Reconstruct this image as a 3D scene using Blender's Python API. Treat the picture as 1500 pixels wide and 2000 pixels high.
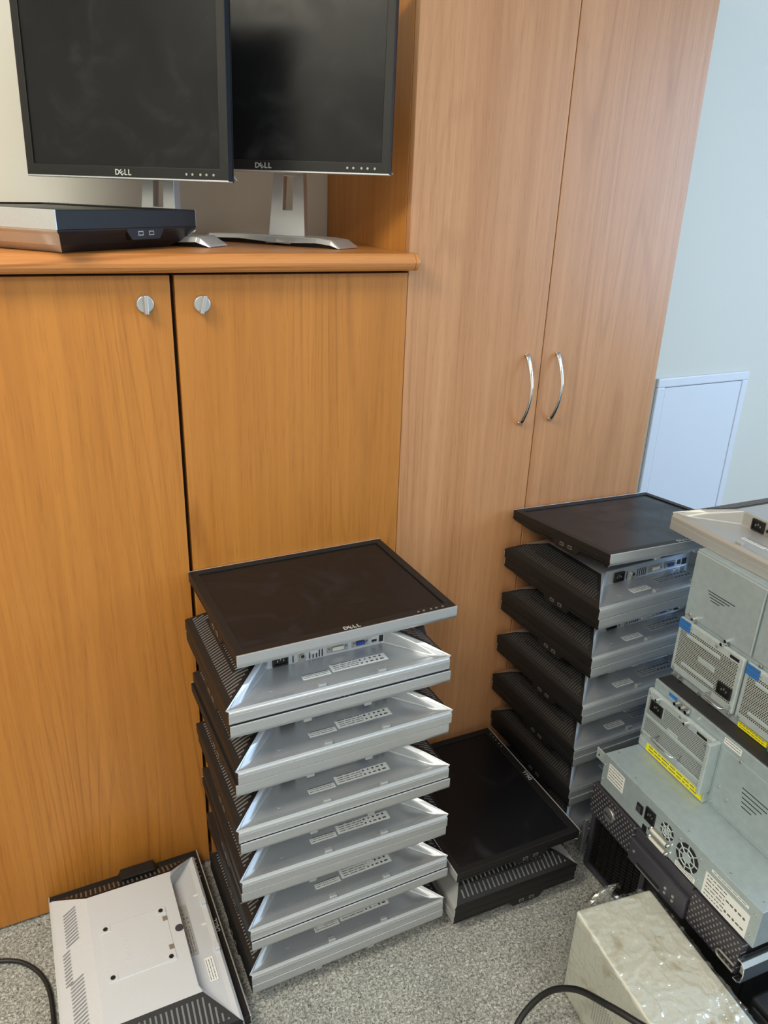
import bpy, bmesh, math, random
from mathutils import Matrix, Vector, noise as mnoise
random.seed(7)
for o in list(bpy.data.objects): bpy.data.objects.remove(o)
sc = bpy.context.scene
COL = sc.collection
R = math.radians

# ------------------------------------------------------------------ camera
cam_d = bpy.data.cameras.new('camera'); cam = bpy.data.objects.new('camera', cam_d); COL.objects.link(cam)
cam_d.sensor_fit = 'VERTICAL'; cam_d.sensor_height = 24.0; cam_d.lens = 1494.845 / 2000 * 24.0
cam_d.clip_start = 0.02
right = Vector((0.89721798, -0.44023054, 0.03459735)); down = Vector((-0.13966605, -0.35722671, -0.92351636)); fwd = Vector((0.4189192, 0.82376341, -0.38199549))
mw = Matrix((right, -down, -fwd)).transposed().to_4x4(); mw.translation = (0, -1.45667, 1.55344)
cam.matrix_world = mw
sc.camera = cam

# ------------------------------------------------------------------ light
sc.view_settings.view_transform = 'Standard'; sc.view_settings.look = 'None'
sc.view_settings.gamma = 1.0; sc.view_settings.use_curve_mapping = False
sc.view_settings.exposure = 0.02
wd = bpy.data.worlds.new('world'); sc.world = wd; wd.use_nodes = True
wd.node_tree.nodes['Background'].inputs[0].default_value = (0.75, 0.85, 1.0, 1)
wd.node_tree.nodes['Background'].inputs[1].default_value = 0.3
def area(name, loc, target, sx, sy, power, color, spread=180):
    d = bpy.data.lights.new(name, 'AREA'); d.shape = 'RECTANGLE'; d.size = sx; d.size_y = sy
    d.energy = power; d.color = color; d.spread = R(spread)
    o = bpy.data.objects.new(name, d); COL.objects.link(o); o.location = loc
    o.rotation_euler = (Vector(target) - Vector(loc)).to_track_quat('-Z', 'Y').to_euler()
    return o
LAMPS = [(-0.95, -0.85), (-0.75, -2.6), (1.3, -2.1)]
area('ceiling_lamp_light', (LAMPS[0][0], LAMPS[0][1], 2.66), (LAMPS[0][0], LAMPS[0][1], 0), 1.15, 0.55, 49, (1.0, 0.92, 0.74))
area('ceiling_lamp_light', (LAMPS[1][0], LAMPS[1][1], 2.66), (LAMPS[1][0], LAMPS[1][1], 0), 1.15, 0.55, 34, (1.0, 0.95, 0.84))
area('ceiling_lamp_light', (LAMPS[2][0], LAMPS[2][1], 2.66), (LAMPS[2][0], LAMPS[2][1], 0), 1.15, 0.55, 11, (1.0, 0.97, 0.92))
area('window_daylight', (3.66, -1.7, 1.65), (0.0, -1.5, 1.2), 2.0, 1.5, 70, (0.46, 0.69, 1.0))

# ------------------------------------------------------------------ materials
def lin(c): return tuple(((v / 255) / 12.92 if v / 255 <= 0.04045 else ((v / 255 + 0.055) / 1.055) ** 2.4) for v in c) + (1,)
def mat(name, rgb, rough=0.5, metal=0.0, spec=0.5, emit=0):
    m = bpy.data.materials.new(name); m.use_nodes = True
    b = m.node_tree.nodes['Principled BSDF']
    b.inputs['Base Color'].default_value = lin(rgb); b.inputs['Roughness'].default_value = rough
    b.inputs['Metallic'].default_value = metal; b.inputs['Specular IOR Level'].default_value = spec
    if emit:
        b.inputs['Emission Color'].default_value = lin(rgb); b.inputs['Emission Strength'].default_value = emit
    return m
def N(m, t, **kw):
    n = m.node_tree.nodes.new(t)
    for k, v in kw.items(): setattr(n, k, v)
    return n
def L(m, a, b): m.node_tree.links.new(a, b)
def ramp(m, stops):
    n = N(m, 'ShaderNodeValToRGB'); e = n.color_ramp.elements
    while len(e) < len(stops): e.new(0.5)
    for el, (p, c) in zip(e, stops): el.position = p; el.color = c
    return n
def coords(m, scale, rnd=True):
    tc = N(m, 'ShaderNodeTexCoord'); mp = N(m, 'ShaderNodeMapping')
    mp.inputs['Scale'].default_value = scale
    if rnd:
        oi = N(m, 'ShaderNodeObjectInfo'); mul = N(m, 'ShaderNodeMath', operation='MULTIPLY'); mul.inputs[1].default_value = 37.0
        add = N(m, 'ShaderNodeVectorMath', operation='ADD')
        L(m, oi.outputs['Random'], mul.inputs[0]); L(m, tc.outputs['Object'], add.inputs[0]); L(m, mul.outputs[0], add.inputs[1]); L(m, add.outputs[0], mp.inputs[0])
    else: L(m, tc.outputs['Object'], mp.inputs[0])
    return mp.outputs[0]
def noise(m, vec, scale, detail=3, rough=0.55, dist=0):
    n = N(m, 'ShaderNodeTexNoise'); n.inputs['Scale'].default_value = scale; n.inputs['Detail'].default_value = detail
    n.inputs['Roughness'].default_value = rough; n.inputs['Distortion'].default_value = dist
    L(m, vec, n.inputs['Vector']); return n.outputs['Fac']
def mixc(m, fac, a, b, mode='MIX'):
    n = N(m, 'ShaderNodeMix', data_type='RGBA', blend_type=mode)
    for s, v in ((n.inputs[0], fac), (n.inputs[6], a), (n.inputs[7], b)):
        if hasattr(v, 'is_output') or hasattr(v, 'links'): L(m, v, s)
        else: s.default_value = v
    return n.outputs[2]
def bump(m, h, strength, dist=0.001):
    n = N(m, 'ShaderNodeBump'); n.inputs['Strength'].default_value = strength; n.inputs['Distance'].default_value = dist
    L(m, h, n.inputs['Height']); L(m, n.outputs[0], m.node_tree.nodes['Principled BSDF'].inputs['Normal'])

def wood(name, light, dark, line, rough, axis='z', figure=0.5):
    m = mat(name, light, rough); b = m.node_tree.nodes['Principled BSDF']
    s = (lambda a, c: (a, a, c)) if axis == 'z' else (lambda a, c: (c, a, a))
    broad = noise(m, coords(m, s(11, 0.5)), 1.0, 3, 0.5, 0.3)
    r1 = ramp(m, [(0.25, lin(dark)), (0.75, lin(light))]); L(m, broad, r1.inputs[0])
    streak = noise(m, coords(m, s(70, 1.1)), 1.0, 3, 0.6, 0.2)
    rs = ramp(m, [(0.30, (0.86, 0.83, 0.80, 1)), (0.62, (1.03, 1.03, 1.03, 1))]); L(m, streak, rs.inputs[0])
    c0 = mixc(m, 0.8, r1.outputs[0], rs.outputs[0], 'MULTIPLY')
    # cathedral figure: thin contour lines of a slow, stretched noise
    cn = noise(m, coords(m, s(4.2, 0.30)), 1.0, 1.2, 0.4, 0.15)
    k = N(m, 'ShaderNodeMath', operation='MULTIPLY'); k.inputs[1].default_value = 150.0; L(m, cn, k.inputs[0])
    sn = N(m, 'ShaderNodeMath', operation='SINE'); L(m, k.outputs[0], sn.inputs[0])
    r2 = ramp(m, [(0.70, (0, 0, 0, 1)), (1.0, (1, 1, 1, 1))]); L(m, sn.outputs[0], r2.inputs[0])
    amp = noise(m, coords(m, s(3.0, 0.9)), 1.0, 2)
    ra = ramp(m, [(0.36, (0, 0, 0, 1)), (0.66, (1, 1, 1, 1))]); L(m, amp, ra.inputs[0])
    am = N(m, 'ShaderNodeMath', operation='MULTIPLY'); L(m, r2.outputs[0], am.inputs[0]); L(m, ra.outputs[0], am.inputs[1])
    am2 = N(m, 'ShaderNodeMath', operation='MULTIPLY'); L(m, am.outputs[0], am2.inputs[0]); am2.inputs[1].default_value = figure
    c1 = mixc(m, am2.outputs[0], c0, lin(line))
    pores = noise(m, coords(m, s(330, 14)), 1.0, 2, 0.6)
    r3 = ramp(m, [(0.30, (0.72, 0.66, 0.60, 1)), (0.46, (1, 1, 1, 1))]); L(m, pores, r3.inputs[0])
    c2 = mixc(m, 0.42, c1, r3.outputs[0], 'MULTIPLY')
    L(m, c2, b.inputs['Base Color'])
    bump(m, pores, 0.06, 0.0006)
    return m

M = {}
M['wood_low'] = wood('wood_low_door', (190, 127, 56), (176, 113, 45), (134, 78, 30), 0.42, figure=0.6)
M['wood_tall'] = wood('wood_tall_door', (198, 148, 106), (182, 130, 88), (146, 96, 62), 0.36, figure=0.3)
M['wood_side'] = wood('wood_side_panel', (200, 138, 66), (184, 118, 50), (150, 88, 36), 0.40)
M['wood_top'] = wood('wood_worktop', (205, 142, 84), (182, 116, 58), (142, 82, 38), 0.30, 'x')
M['interior'] = mat('cabinet_interior', (38, 24, 16), 0.8)
M['edge'] = mat('door_edge_band', (206, 176, 146), 0.5)
m = M['wall'] = mat('painted_wall', (222, 220, 210), 0.75)
bump(m, noise(m, coords(m, (1, 1, 1), False), 140, 3), 0.12, 0.001)
M['hatch'] = mat('white_lacquer', (228, 232, 240), 0.35)
M['ceiling'] = mat('ceiling_paint', (232, 232, 228), 0.9)
m = M['carpet'] = mat('grey_carpet', (140, 140, 136), 0.95, spec=0.1)
v = coords(m, (1, 1, 1), False)
fib = noise(m, v, 190, 4, 0.72, 0.9); blot = noise(m, v, 7, 2)
r = ramp(m, [(0.32, lin((84, 84, 82))), (0.47, lin((154, 155, 151))), (0.64, lin((218, 218, 212)))]); L(m, fib, r.inputs[0])
r2 = ramp(m, [(0.35, (0.9, 0.9, 0.9, 1)), (0.65, (1.05, 1.05, 1.05, 1))]); L(m, blot, r2.inputs[0])
L(m, mixc(m, 1.0, r.outputs[0], r2.outputs[0], 'MULTIPLY'), m.node_tree.nodes['Principled BSDF'].inputs['Base Color'])
bump(m, fib, 0.8, 0.006)

def speckled(name, rgb, rough, metal, amt=0.06, scale=900, spec=0.5):
    m = mat(name, rgb, rough, metal, spec)
    n = noise(m, coords(m, (1, 1, 1)), scale, 2); lo = tuple(c * (1 - amt) for c in rgb); hi = tuple(min(255, c * (1 + amt)) for c in rgb)
    r = ramp(m, [(0.35, lin(lo)), (0.65, lin(hi))]); L(m, n, r.inputs[0])
    L(m, r.outputs[0], m.node_tree.nodes['Principled BSDF'].inputs['Base Color'])
    return m
M['silver'] = speckled('silver_plastic', (199, 203, 208), 0.33, 0.70, 0.03)
M['silver_warm'] = speckled('warm_silver_plastic', (180, 181, 181), 0.42, 0.45, 0.03)
M['silver_pale'] = speckled('pale_silver_plastic', (200, 205, 213), 0.45, 0.15, 0.03)
M['black'] = speckled('black_plastic', (25, 25, 26), 0.45, 0.0, 0.15, spec=0.32)
M['bezel'] = speckled('black_bezel_plastic', (24, 24, 25), 0.5, 0.0, 0.12, spec=0.36)
M['rib_faint_glint'] = mat('black_grille_faint_glint', (62, 62, 64), 0.35)  # black ribs of the second stack; faint highlights put into the grey
M['rib'] = mat('black_grille_glint', (104, 104, 106), 0.35)  # ribs are black plastic; their light glints are painted in as grey
M['groove_grey'] = mat('shallow_groove', (128, 130, 134), 0.6)
M['groove'] = mat('grille_opening', (9, 9, 10), 0.6)
m = M['screen'] = mat('matte_lcd_glass', (17, 16, 17), 0.34, 0.0, 0.25)
sm = noise(m, coords(m, (1, 1, 1)), 9, 4, 0.6, 0.8)
r = ramp(m, [(0.40, (0.30, 0.30, 0.30, 1)), (0.75, (0.46, 0.46, 0.46, 1))]); L(m, sm, r.inputs[0]); L(m, r.outputs[0], m.node_tree.nodes['Principled BSDF'].inputs['Roughness'])
r = ramp(m, [(0.55, lin((20, 21, 24))), (0.85, lin((42, 44, 48)))]); L(m, sm, r.inputs[0]); L(m, r.outputs[0], m.node_tree.nodes['Principled BSDF'].inputs['Base Color'])
M['chrome'] = mat('polished_chrome', (232, 234, 236), 0.12, 1.0)
M['nickel'] = mat('satin_nickel', (196, 198, 200), 0.34, 0.85)
M['stand'] = mat('brushed_silver_stand', (205, 207, 210), 0.3, 0.6)
M['paper'] = mat('white_sticker', (226, 228, 226), 0.5)
M['paper_grey'] = mat('silver_sticker', (176, 178, 178), 0.4, 0.2)
M['ink'] = mat('black_print', (84, 87, 92), 0.6)
M['logo'] = mat('silver_lettering', (196, 198, 200), 0.3, 0.4)
M['portmetal'] = mat('port_metal', (168, 168, 164), 0.35, 0.7)
M['portblack'] = mat('port_black', (18, 18, 19), 0.5)
M['portblue'] = mat('port_blue', (38, 70, 168), 0.45)
M['portwhite'] = mat('port_white', (222, 220, 210), 0.45)
M['server'] = speckled('zinc_grey_sheet', (168, 182, 187), 0.42, 0.35, 0.02, 60)
M['server_light'] = speckled('pale_grey_sheet', (184, 196, 199), 0.42, 0.3, 0.02, 60)
M['server_dark'] = mat('dark_server_lid', (44, 42, 44), 0.5)
M['yellow'] = mat('yellow_sticker', (236, 226, 20), 0.45)
M['blue'] = mat('blue_sticker', (36, 110, 190), 0.45)
M['green'] = mat('green_plastic', (40, 150, 70), 0.45)
M['gunmetal'] = mat('gunmetal_plastic', (62, 61, 70), 0.42, 0.1)
M['beige'] = mat('beige_case', (212, 213, 204), 0.45)
m = M['beige']; nn = noise(m, coords(m, (1, 1, 1), False), 16, 4, 0.6)
r = ramp(m, [(0.30, lin((176, 166, 140))), (0.46, lin((212, 213, 204)))]); L(m, nn, r.inputs[0]); L(m, r.outputs[0], m.node_tree.nodes['Principled BSDF'].inputs['Base Color'])
M['cable'] = mat('black_cable_rubber', (22, 22, 24), 0.45)

def dots(name, base, hole, pitch, rad, rough, metal=0.0, u=0, v=2, hex_=True, holerough=0.7):
    """perforated sheet: round holes on a staggered grid, in object space"""
    m = mat(name, base, rough, metal)
    tc = N(m, 'ShaderNodeTexCoord'); sp = N(m, 'ShaderNodeSeparateXYZ'); L(m, tc.outputs['Object'], sp.inputs[0])
    def mth(op, a, b=None):
        n = N(m, 'ShaderNodeMath', operation=op)
        for i, q in enumerate((a, b)):
            if q is None: continue
            if hasattr(q, 'links'): L(m, q, n.inputs[i])
            else: n.inputs[i].default_value = q
        return n.outputs[0]
    U = mth('DIVIDE', sp.outputs[u], pitch); V = mth('DIVIDE', sp.outputs[v], pitch * 0.8660)
    row = mth('FLOOR', V); odd = mth('MODULO', row, 2.0); odd = mth('ABSOLUTE', odd)
    U2 = mth('ADD', U, mth('MULTIPLY', odd, 0.5)) if hex_ else U
    fu = mth('SUBTRACT', mth('FRACT', U2), 0.5); fv = mth('SUBTRACT', mth('FRACT', V), 0.5)
    fv = mth('MULTIPLY', fv, 0.866)
    d = mth('SQRT', mth('ADD', mth('MULTIPLY', fu, fu), mth('MULTIPLY', fv, fv)))
    fac = mth('LESS_THAN', d, rad)
    L(m, mixc(m, fac, lin(base), lin(hole)), m.node_tree.nodes['Principled BSDF'].inputs['Base Color'])
    inv = mth('SUBTRACT', 1.0, fac); bump(m, inv, 0.7, 0.001)
    return m
M['mesh_fine'] = dots('perforated_zinc', (178, 188, 190), (70, 74, 74), 0.0044, 0.30, 0.45, 0.3)
M['mesh_coarse'] = dots('perforated_zinc_coarse', (182, 188, 186), (52, 50, 46), 0.0050, 0.33, 0.45, 0.3)
M['mesh_bezel'] = dots('dimpled_bezel', (50, 48, 55), (128, 126, 130), 0.0108, 0.22, 0.45, 0.0)
M['mesh_white'] = dots('perforated_beige', (212, 213, 204), (128, 126, 116), 0.0068, 0.27, 0.5, 0.0, u=1, hex_=False)
# cling film
m = M['film'] = bpy.data.materials.new('cling_film'); m.use_nodes = True
nt = m.node_tree; nt.nodes.remove(nt.nodes['Principled BSDF'])
tr = N(m, 'ShaderNodeBsdfTransparent'); gl = N(m, 'ShaderNodeBsdfGlossy'); gl.inputs['Roughness'].default_value = 0.05
lw = N(m, 'ShaderNodeLayerWeight'); lw.inputs['Blend'].default_value = 0.5
pw_ = N(m, 'ShaderNodeMath', operation='POWER'); pw_.inputs[1].default_value = 3.0; L(m, lw.outputs['Facing'], pw_.inputs[0])
ma_ = N(m, 'ShaderNodeMath', operation='MULTIPLY_ADD'); ma_.inputs[1].default_value = 0.30; ma_.inputs[2].default_value = 0.20; L(m, pw_.outputs[0], ma_.inputs[0])
mx = N(m, 'ShaderNodeMixShader'); L(m, ma_.outputs[0], mx.inputs[0]); L(m, tr.outputs[0], mx.inputs[1]); L(m, gl.outputs[0], mx.inputs[2])
L(m, mx.outputs[0], nt.nodes['Material Output'].inputs['Surface'])
tr.inputs[0].default_value = (0.97, 0.97, 0.95, 1)
fb = N(m, 'ShaderNodeBump'); fb.inputs['Strength'].default_value = 0.5; fb.inputs['Distance'].default_value = 0.004
fn = noise(m, coords(m, (38, 16, 38), False), 1.0, 3, 0.6, 1.2); L(m, fn, fb.inputs['Height']); L(m, fb.outputs[0], gl.inputs['Normal'])

# ------------------------------------------------------------------ mesh helpers
class MB:
    def __init__(s): s.bm = bmesh.new()
    def face(s, pts):
        vs = [s.bm.verts.new(p) for p in pts]; return s.bm.faces.new(vs)
    def box(s, x0, x1, y0, y1, z0, z1, mtx=None):
        r_ = bmesh.ops.create_cube(s.bm, size=1.0)
        M4 = Matrix.Translation(((x0 + x1) / 2, (y0 + y1) / 2, (z0 + z1) / 2)) @ Matrix.Diagonal((abs(x1 - x0), abs(y1 - y0), abs(z1 - z0), 1))
        if mtx: M4 = mtx @ M4
        bmesh.ops.transform(s.bm, matrix=M4, verts=r_['verts']); return s
    def cyl(s, c, r0, r1, h, axis='z', n=20, mtx=None):
        r_ = bmesh.ops.create_cone(s.bm, cap_ends=True, segments=n, radius1=r0, radius2=r1, depth=h)
        rot = {'z': Matrix(), 'y': Matrix.Rotation(R(90), 4, 'X'), 'x': Matrix.Rotation(R(90), 4, 'Y')}[axis]
        M4 = Matrix.Translation(c) @ rot
        if mtx: M4 = mtx @ M4
        bmesh.ops.transform(s.bm, matrix=M4, verts=r_['verts']); return s
    def prism(s, prof, axis, a0, a1):
        """closed profile (list of 2D) swept along axis; axis 'x': (y,z), 'y': (x,z), 'z': (x,y)"""
        f = {'x': lambda p, a: (a, p[0], p[1]), 'y': lambda p, a: (p[0], a, p[1]), 'z': lambda p, a: (p[0], p[1], a)}[axis]
        A = [s.bm.verts.new(f(p, a0)) for p in prof]; B = [s.bm.verts.new(f(p, a1)) for p in prof]; n = len(prof)
        s.bm.faces.new(A); s.bm.faces.new(B[::-1])
        for i in range(n): s.bm.faces.new((A[i], B[i], B[(i + 1) % n], A[(i + 1) % n]))
        return s
    def tube(s, pts, rad, n=10, flat=None):
        pts = [Vector(p) for p in pts]; rings = []; up = Vector((0, 0, 1))
        t0 = (pts[1] - pts[0]).normalized(); ref = up if abs(t0.z) < 0.9 else Vector((1, 0, 0))
        nrm = (ref - t0 * ref.dot(t0)).normalized()
        for i, p in enumerate(pts):
            t = (pts[min(i + 1, len(pts) - 1)] - pts[max(i - 1, 0)]).normalized()
            nrm = (nrm - t * nrm.dot(t)).normalized(); bn = t.cross(nrm)
            rr = rad(i / (len(pts) - 1)) if callable(rad) else rad
            f_ = flat or 1.0
            rings.append([s.bm.verts.new(p + (nrm * math.cos(a) * rr + bn * math.sin(a) * rr * f_)) for a in [2 * math.pi * k / n for k in range(n)]])
        for a, b in zip(rings, rings[1:]):
            for k in range(n): s.bm.faces.new((a[k], a[(k + 1) % n], b[(k + 1) % n], b[k]))
        s.bm.faces.new(rings[0][::-1]); s.bm.faces.new(rings[-1]); return s
    def build(s, name, mt, parent=None, bevel=0, seg=2, smooth=False, weld=False):
        if weld: bmesh.ops.remove_doubles(s.bm, verts=s.bm.verts, dist=1e-5)
        bmesh.ops.recalc_face_normals(s.bm, faces=s.bm.faces)
        me = bpy.data.meshes.new(name); s.bm.to_mesh(me); s.bm.free()
        me.materials.append(M[mt] if isinstance(mt, str) else mt)
        if smooth or bevel:
            for p in me.polygons: p.use_smooth = smooth
        o = bpy.data.objects.new(name, me); COL.objects.link(o)
        if parent: o.parent = parent
        if bevel:
            b = o.modifiers.new('bevel', 'BEVEL'); b.width = bevel; b.segments = seg; b.limit_method = 'ANGLE'; b.angle_limit = R(28)
            b.harden_normals = False
        return o
def box(name, mt, parent, x0, x1, y0, y1, z0, z1, bevel=0, seg=2):
    return MB().box(x0, x1, y0, y1, z0, z1).build(name, mt, parent, bevel, seg)
def thing(name, label, cat, group=None, loc=(0, 0, 0), rz=0):
    o = bpy.data.objects.new(name, None); COL.objects.link(o); o.empty_display_size = 0.1
    o.location = loc; o.rotation_euler = (0, 0, R(rz)); tag(o, label, cat, group); return o
def tag(o, label, cat, group=None):
    o['label'] = label; o['category'] = cat
    if group: o['group'] = group
    return o
def struct(o): o['kind'] = 'structure'; return o
def copy_tree(o, parent=None):
    c = o.copy(); COL.objects.link(c); c.parent = parent
    for ch in list(o.children): copy_tree(ch, c)
    return c
def letters(word, size, extrude=0.0004):
    """block lettering as a mesh, centred on the origin, in the XY plane facing +Z; the second letter leans"""
    bm = bmesh.new(); x = 0.0; adv = {'D': 0.74, 'E': 0.70, 'L': 0.60}
    for i, ch in enumerate(word):
        cu = bpy.data.curves.new('glyph', 'FONT'); cu.body = ch; cu.size = size; cu.extrude = extrude; cu.offset = size * 0.022; cu.resolution_u = 2
        ob = bpy.data.objects.new('glyph', cu); COL.objects.link(ob)
        me = bpy.data.meshes.new_from_object(ob)
        n0 = len(bm.verts); bm.from_mesh(me); bm.verts.ensure_lookup_table(); vs = bm.verts[n0:]
        tilt = Matrix.Translation((x, 0, 0))
        if i == 1:
            c = Vector((size * 0.33, size * 0.34, 0))
            tilt = tilt @ Matrix.Translation(c) @ Matrix.Rotation(R(38), 4, 'Z') @ Matrix.Translation(-c)
        bmesh.ops.transform(bm, matrix=tilt, verts=vs)
        x += adv.get(ch, 0.65) * size
        bpy.data.objects.remove(ob); bpy.data.curves.remove(cu); bpy.data.meshes.remove(me)
    bmesh.ops.transform(bm, matrix=Matrix.Translation((-x / 2, -size * 0.35, 0)), verts=bm.verts)
    return bm
def lettering(word, size, parent, mtx, mt='logo'):
    b = MB(); b.bm.free(); b.bm = letters(word, size)
    bmesh.ops.transform(b.bm, matrix=mtx, verts=b.bm.verts)
    o = b.build('logo', mt, parent); o['label'] = 'raised silver letters reading DELL'; return o

# ------------------------------------------------------------------ room
YW = 0.445; XL, XR, YF, ZC = -2.4, 3.8, -3.7, 2.75
struct(box('floor', 'carpet', None, XL, XR, YF, YW, -0.05, 0.0))
struct(box('ceiling', 'ceiling', None, XL, XR, YF, YW, ZC, ZC + 0.05))
struct(box('wall_back', 'wall', None, XL, XR, YW, YW + 0.1, 0, ZC))
struct(box('wall_left', 'wall', None, XL - 0.1, XL, YF, YW, 0, ZC))
struct(box('wall_front', 'wall', None, XL, XR, YF - 0.1, YF, 0, ZC))
b = MB()    # right wall with a window opening y -2.75..-0.65, z 0.85..2.45
b.box(XR, XR + 0.1, YF, -2.75, 0, ZC); b.box(XR, XR + 0.1, -0.65, YW, 0, ZC); b.box(XR, XR + 0.1, -2.75, -0.65, 0, 0.85); b.box(XR, XR + 0.1, -2.75, -0.65, 2.45, ZC)
struct(b.build('wall_right', 'wall'))
w1 = bpy.data.objects.new('window_1', None); COL.objects.link(w1); struct(w1)
b = MB()
for y in (-2.75, -1.73, -0.71): b.box(XR + 0.02, XR + 0.08, y, y + 0.06, 0.85, 2.45)
for z in (0.85, 2.39): b.box(XR + 0.02, XR + 0.08, -2.75, -0.65, z, z + 0.06)
b.build('window_frame', 'hatch', w1)
for i, (lx, ly) in enumerate(LAMPS):
    t = thing('ceiling_lamp', ['white ceiling light panel nearest the low cabinet', 'white ceiling light panel at the left, behind the camera', 'white ceiling light panel above the server pile'][i], 'lamp', 'ceiling light panels', (lx, ly, ZC))
    b = MB(); b.box(-0.62, 0.62, -0.32, -0.28, -0.06, 0); b.box(-0.62, 0.62, 0.28, 0.32, -0.06, 0); b.box(-0.62, -0.58, -0.28, 0.28, -0.06, 0); b.box(0.58, 0.62, -0.28, 0.28, -0.06, 0)
    b.build('frame', 'hatch', t); box('diffuser', mat('lamp_diffuser', (255, 250, 236), 0.5, emit=1.0), t, -0.58, 0.58, -0.28, 0.28, -0.03, -0.02)

# access panel on the back wall
ap = thing('access_panel', 'white rectangular access hatch set in the wall right of the tall cabinet', 'access panel', None, (1.99, YW, 0.30))
pw, ph = 0.444, 0.71
b = MB()
for (x0, x1, z0, z1) in ((0, pw, ph - 0.032, ph), (0, pw, 0, 0.032), (0, 0.038, 0.032, ph - 0.032), (pw - 0.03, pw, 0.032, ph - 0.032)): b.box(x0, x1, -0.012, 0.0, z0, z1)
b.build('frame', 'hatch', ap, 0.004)
box('door', 'hatch', ap, 0.0395, pw - 0.0315, -0.0095, 0, 0.0335, ph - 0.0345, 0.001)

# ------------------------------------------------------------------ cabinets
ZT = 1.4475; ZD = 1.4077; XT = 0.7765; XE = 1.5195
lc = thing('low_cabinet', 'low wood-veneer cabinet with two doors and round knobs', 'cabinet', None, (0, 0, 0))
b = MB(); b.box(-0.70, 0.772, 0.022, YW - 0.002, 0.06, 1.412); b.box(-0.70, 0.772, 0.06, YW - 0.002, 0.0, 0.06)
b.build('body', 'interior', lc)
def knob(parent, x, z, rot):
    k = MB(); mt = Matrix.Translation((x, 0, z)) @ Matrix.Rotation(R(rot), 4, 'Y')
    k.cyl((0, -0.004, 0), 0.0165, 0.0150, 0.008, 'y', 28, mtx=mt)
    pr = [(-0.0045, -0.008), (0.0045, -0.008), (0.0036, -0.020), (-0.0036, -0.020)]
    bm2 = MB(); bm2.prism(pr, 'z', -0.0165, 0.0165); bmesh.ops.transform(bm2.bm, matrix=mt, verts=bm2.bm.verts)
    me = bpy.data.meshes.new('t'); bm2.bm.to_mesh(me); k.bm.from_mesh(me); bpy.data.meshes.remove(me); bm2.bm.free()
    return k.build('knob', 'nickel', parent, 0.0012)
d1 = box('door', 'wood_low', lc, -0.205, 0.2895, 0.0, 0.019, 0.008, ZD, 0.0012); d1['label'] = 'left door with vertical wood grain'
d2 = box('door', 'wood_low', lc, 0.2975, 0.7755, 0.0, 0.019, 0.008, ZD, 0.0012); d2['label'] = 'right door with vertical wood grain'
d3 = box('door', 'wood_low', lc, -0.70, -0.2120, 0.0, 0.019, 0.008, ZD, 0.0012)
knob(d1, 0.2425, 1.3585, 0); knob(d2, 0.345, 1.356, 14)
# worktop with a bullnose front
wt = tag(bpy.data.objects.new('worktop', None), 'wooden worktop with rounded front edge on the low cabinet', 'worktop')
prof = [(YW - 0.002, 1.4135), (YW - 0.002, ZT), (-0.022, ZT)]
for k in range(1, 8):
    a = R(90 + 180 * k / 8); prof.append((-0.022 + 0.016 * math.cos(a), (ZT + 1.4135) / 2 + (ZT - 1.4135) / 2 * math.sin(a)))
prof.append((-0.022, 1.4135))
bpy.data.objects.remove(wt)
b = MB(); b.prism(prof, 'x', -0.72, 0.774)
n = len(prof); pr2 = [p for p in prof if p[0] <= -0.0015] ; pr2 = [(-0.0015, ZT)] + [p for p in prof if p[0] <= -0.0215] + [(-0.0015, 1.4135)]
b.prism(pr2, 'x', 0.774, 0.7835)
wt = tag(b.build('worktop', 'wood_top', None, 0.003), 'wooden worktop with rounded front edge on the low cabinet', 'worktop')

tc = thing('tall_cabinet', 'tall wood-veneer cabinet with two long doors and chrome bow handles', 'cabinet')
b = MB(); b.box(XT + 0.018, XE - 0.004, 0.024, YW - 0.002, 0.06, 2.2); b.box(XT + 0.018, XE - 0.004, 0.05, YW - 0.002, 0, 0.06); b.build('body', 'interior', tc)
box('side_panel', 'wood_side', tc, XT, XT + 0.018, 0.022, YW - 0.002, 0.0, 2.2, 0.0008)
box('side_panel', 'wood_side', tc, XE - 0.022, XE - 0.004, 0.022, YW - 0.002, 0.0, 2.2, 0.0008)
t1 = box('door', 'wood_tall', tc, 0.7768, 1.1425, 0.0, 0.019, 0.008, 2.19, 0.0012)
t2 = box('door', 'wood_tall', tc, 1.1450, XE, 0.0, 0.019, 0.008, 2.19, 0.0012)
def bow(parent, x, z0, z1):
    pts = []
    for k in range(21):
        u = k / 20; pts.append((x, -0.004 - 0.030 * math.sin(math.pi * u) ** 0.9, z0 + (z1 - z0) * u))
    k = MB(); k.tube(pts, lambda u: 0.0046 - 0.0018 * math.sin(math.pi * u), 12, 1.35)
    k.cyl((x, -0.002, z0 + 0.002), 0.0055, 0.0055, 0.004, 'y', 14); k.cyl((x, -0.002, z1 - 0.002), 0.0055, 0.0055, 0.004, 'y', 14)
    return k.build('handle', 'chrome', parent, smooth=True)
bow(t1, 1.0985, 1.055, 1.222); bow(t2, 1.1865, 1.058, 1.222)

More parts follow.
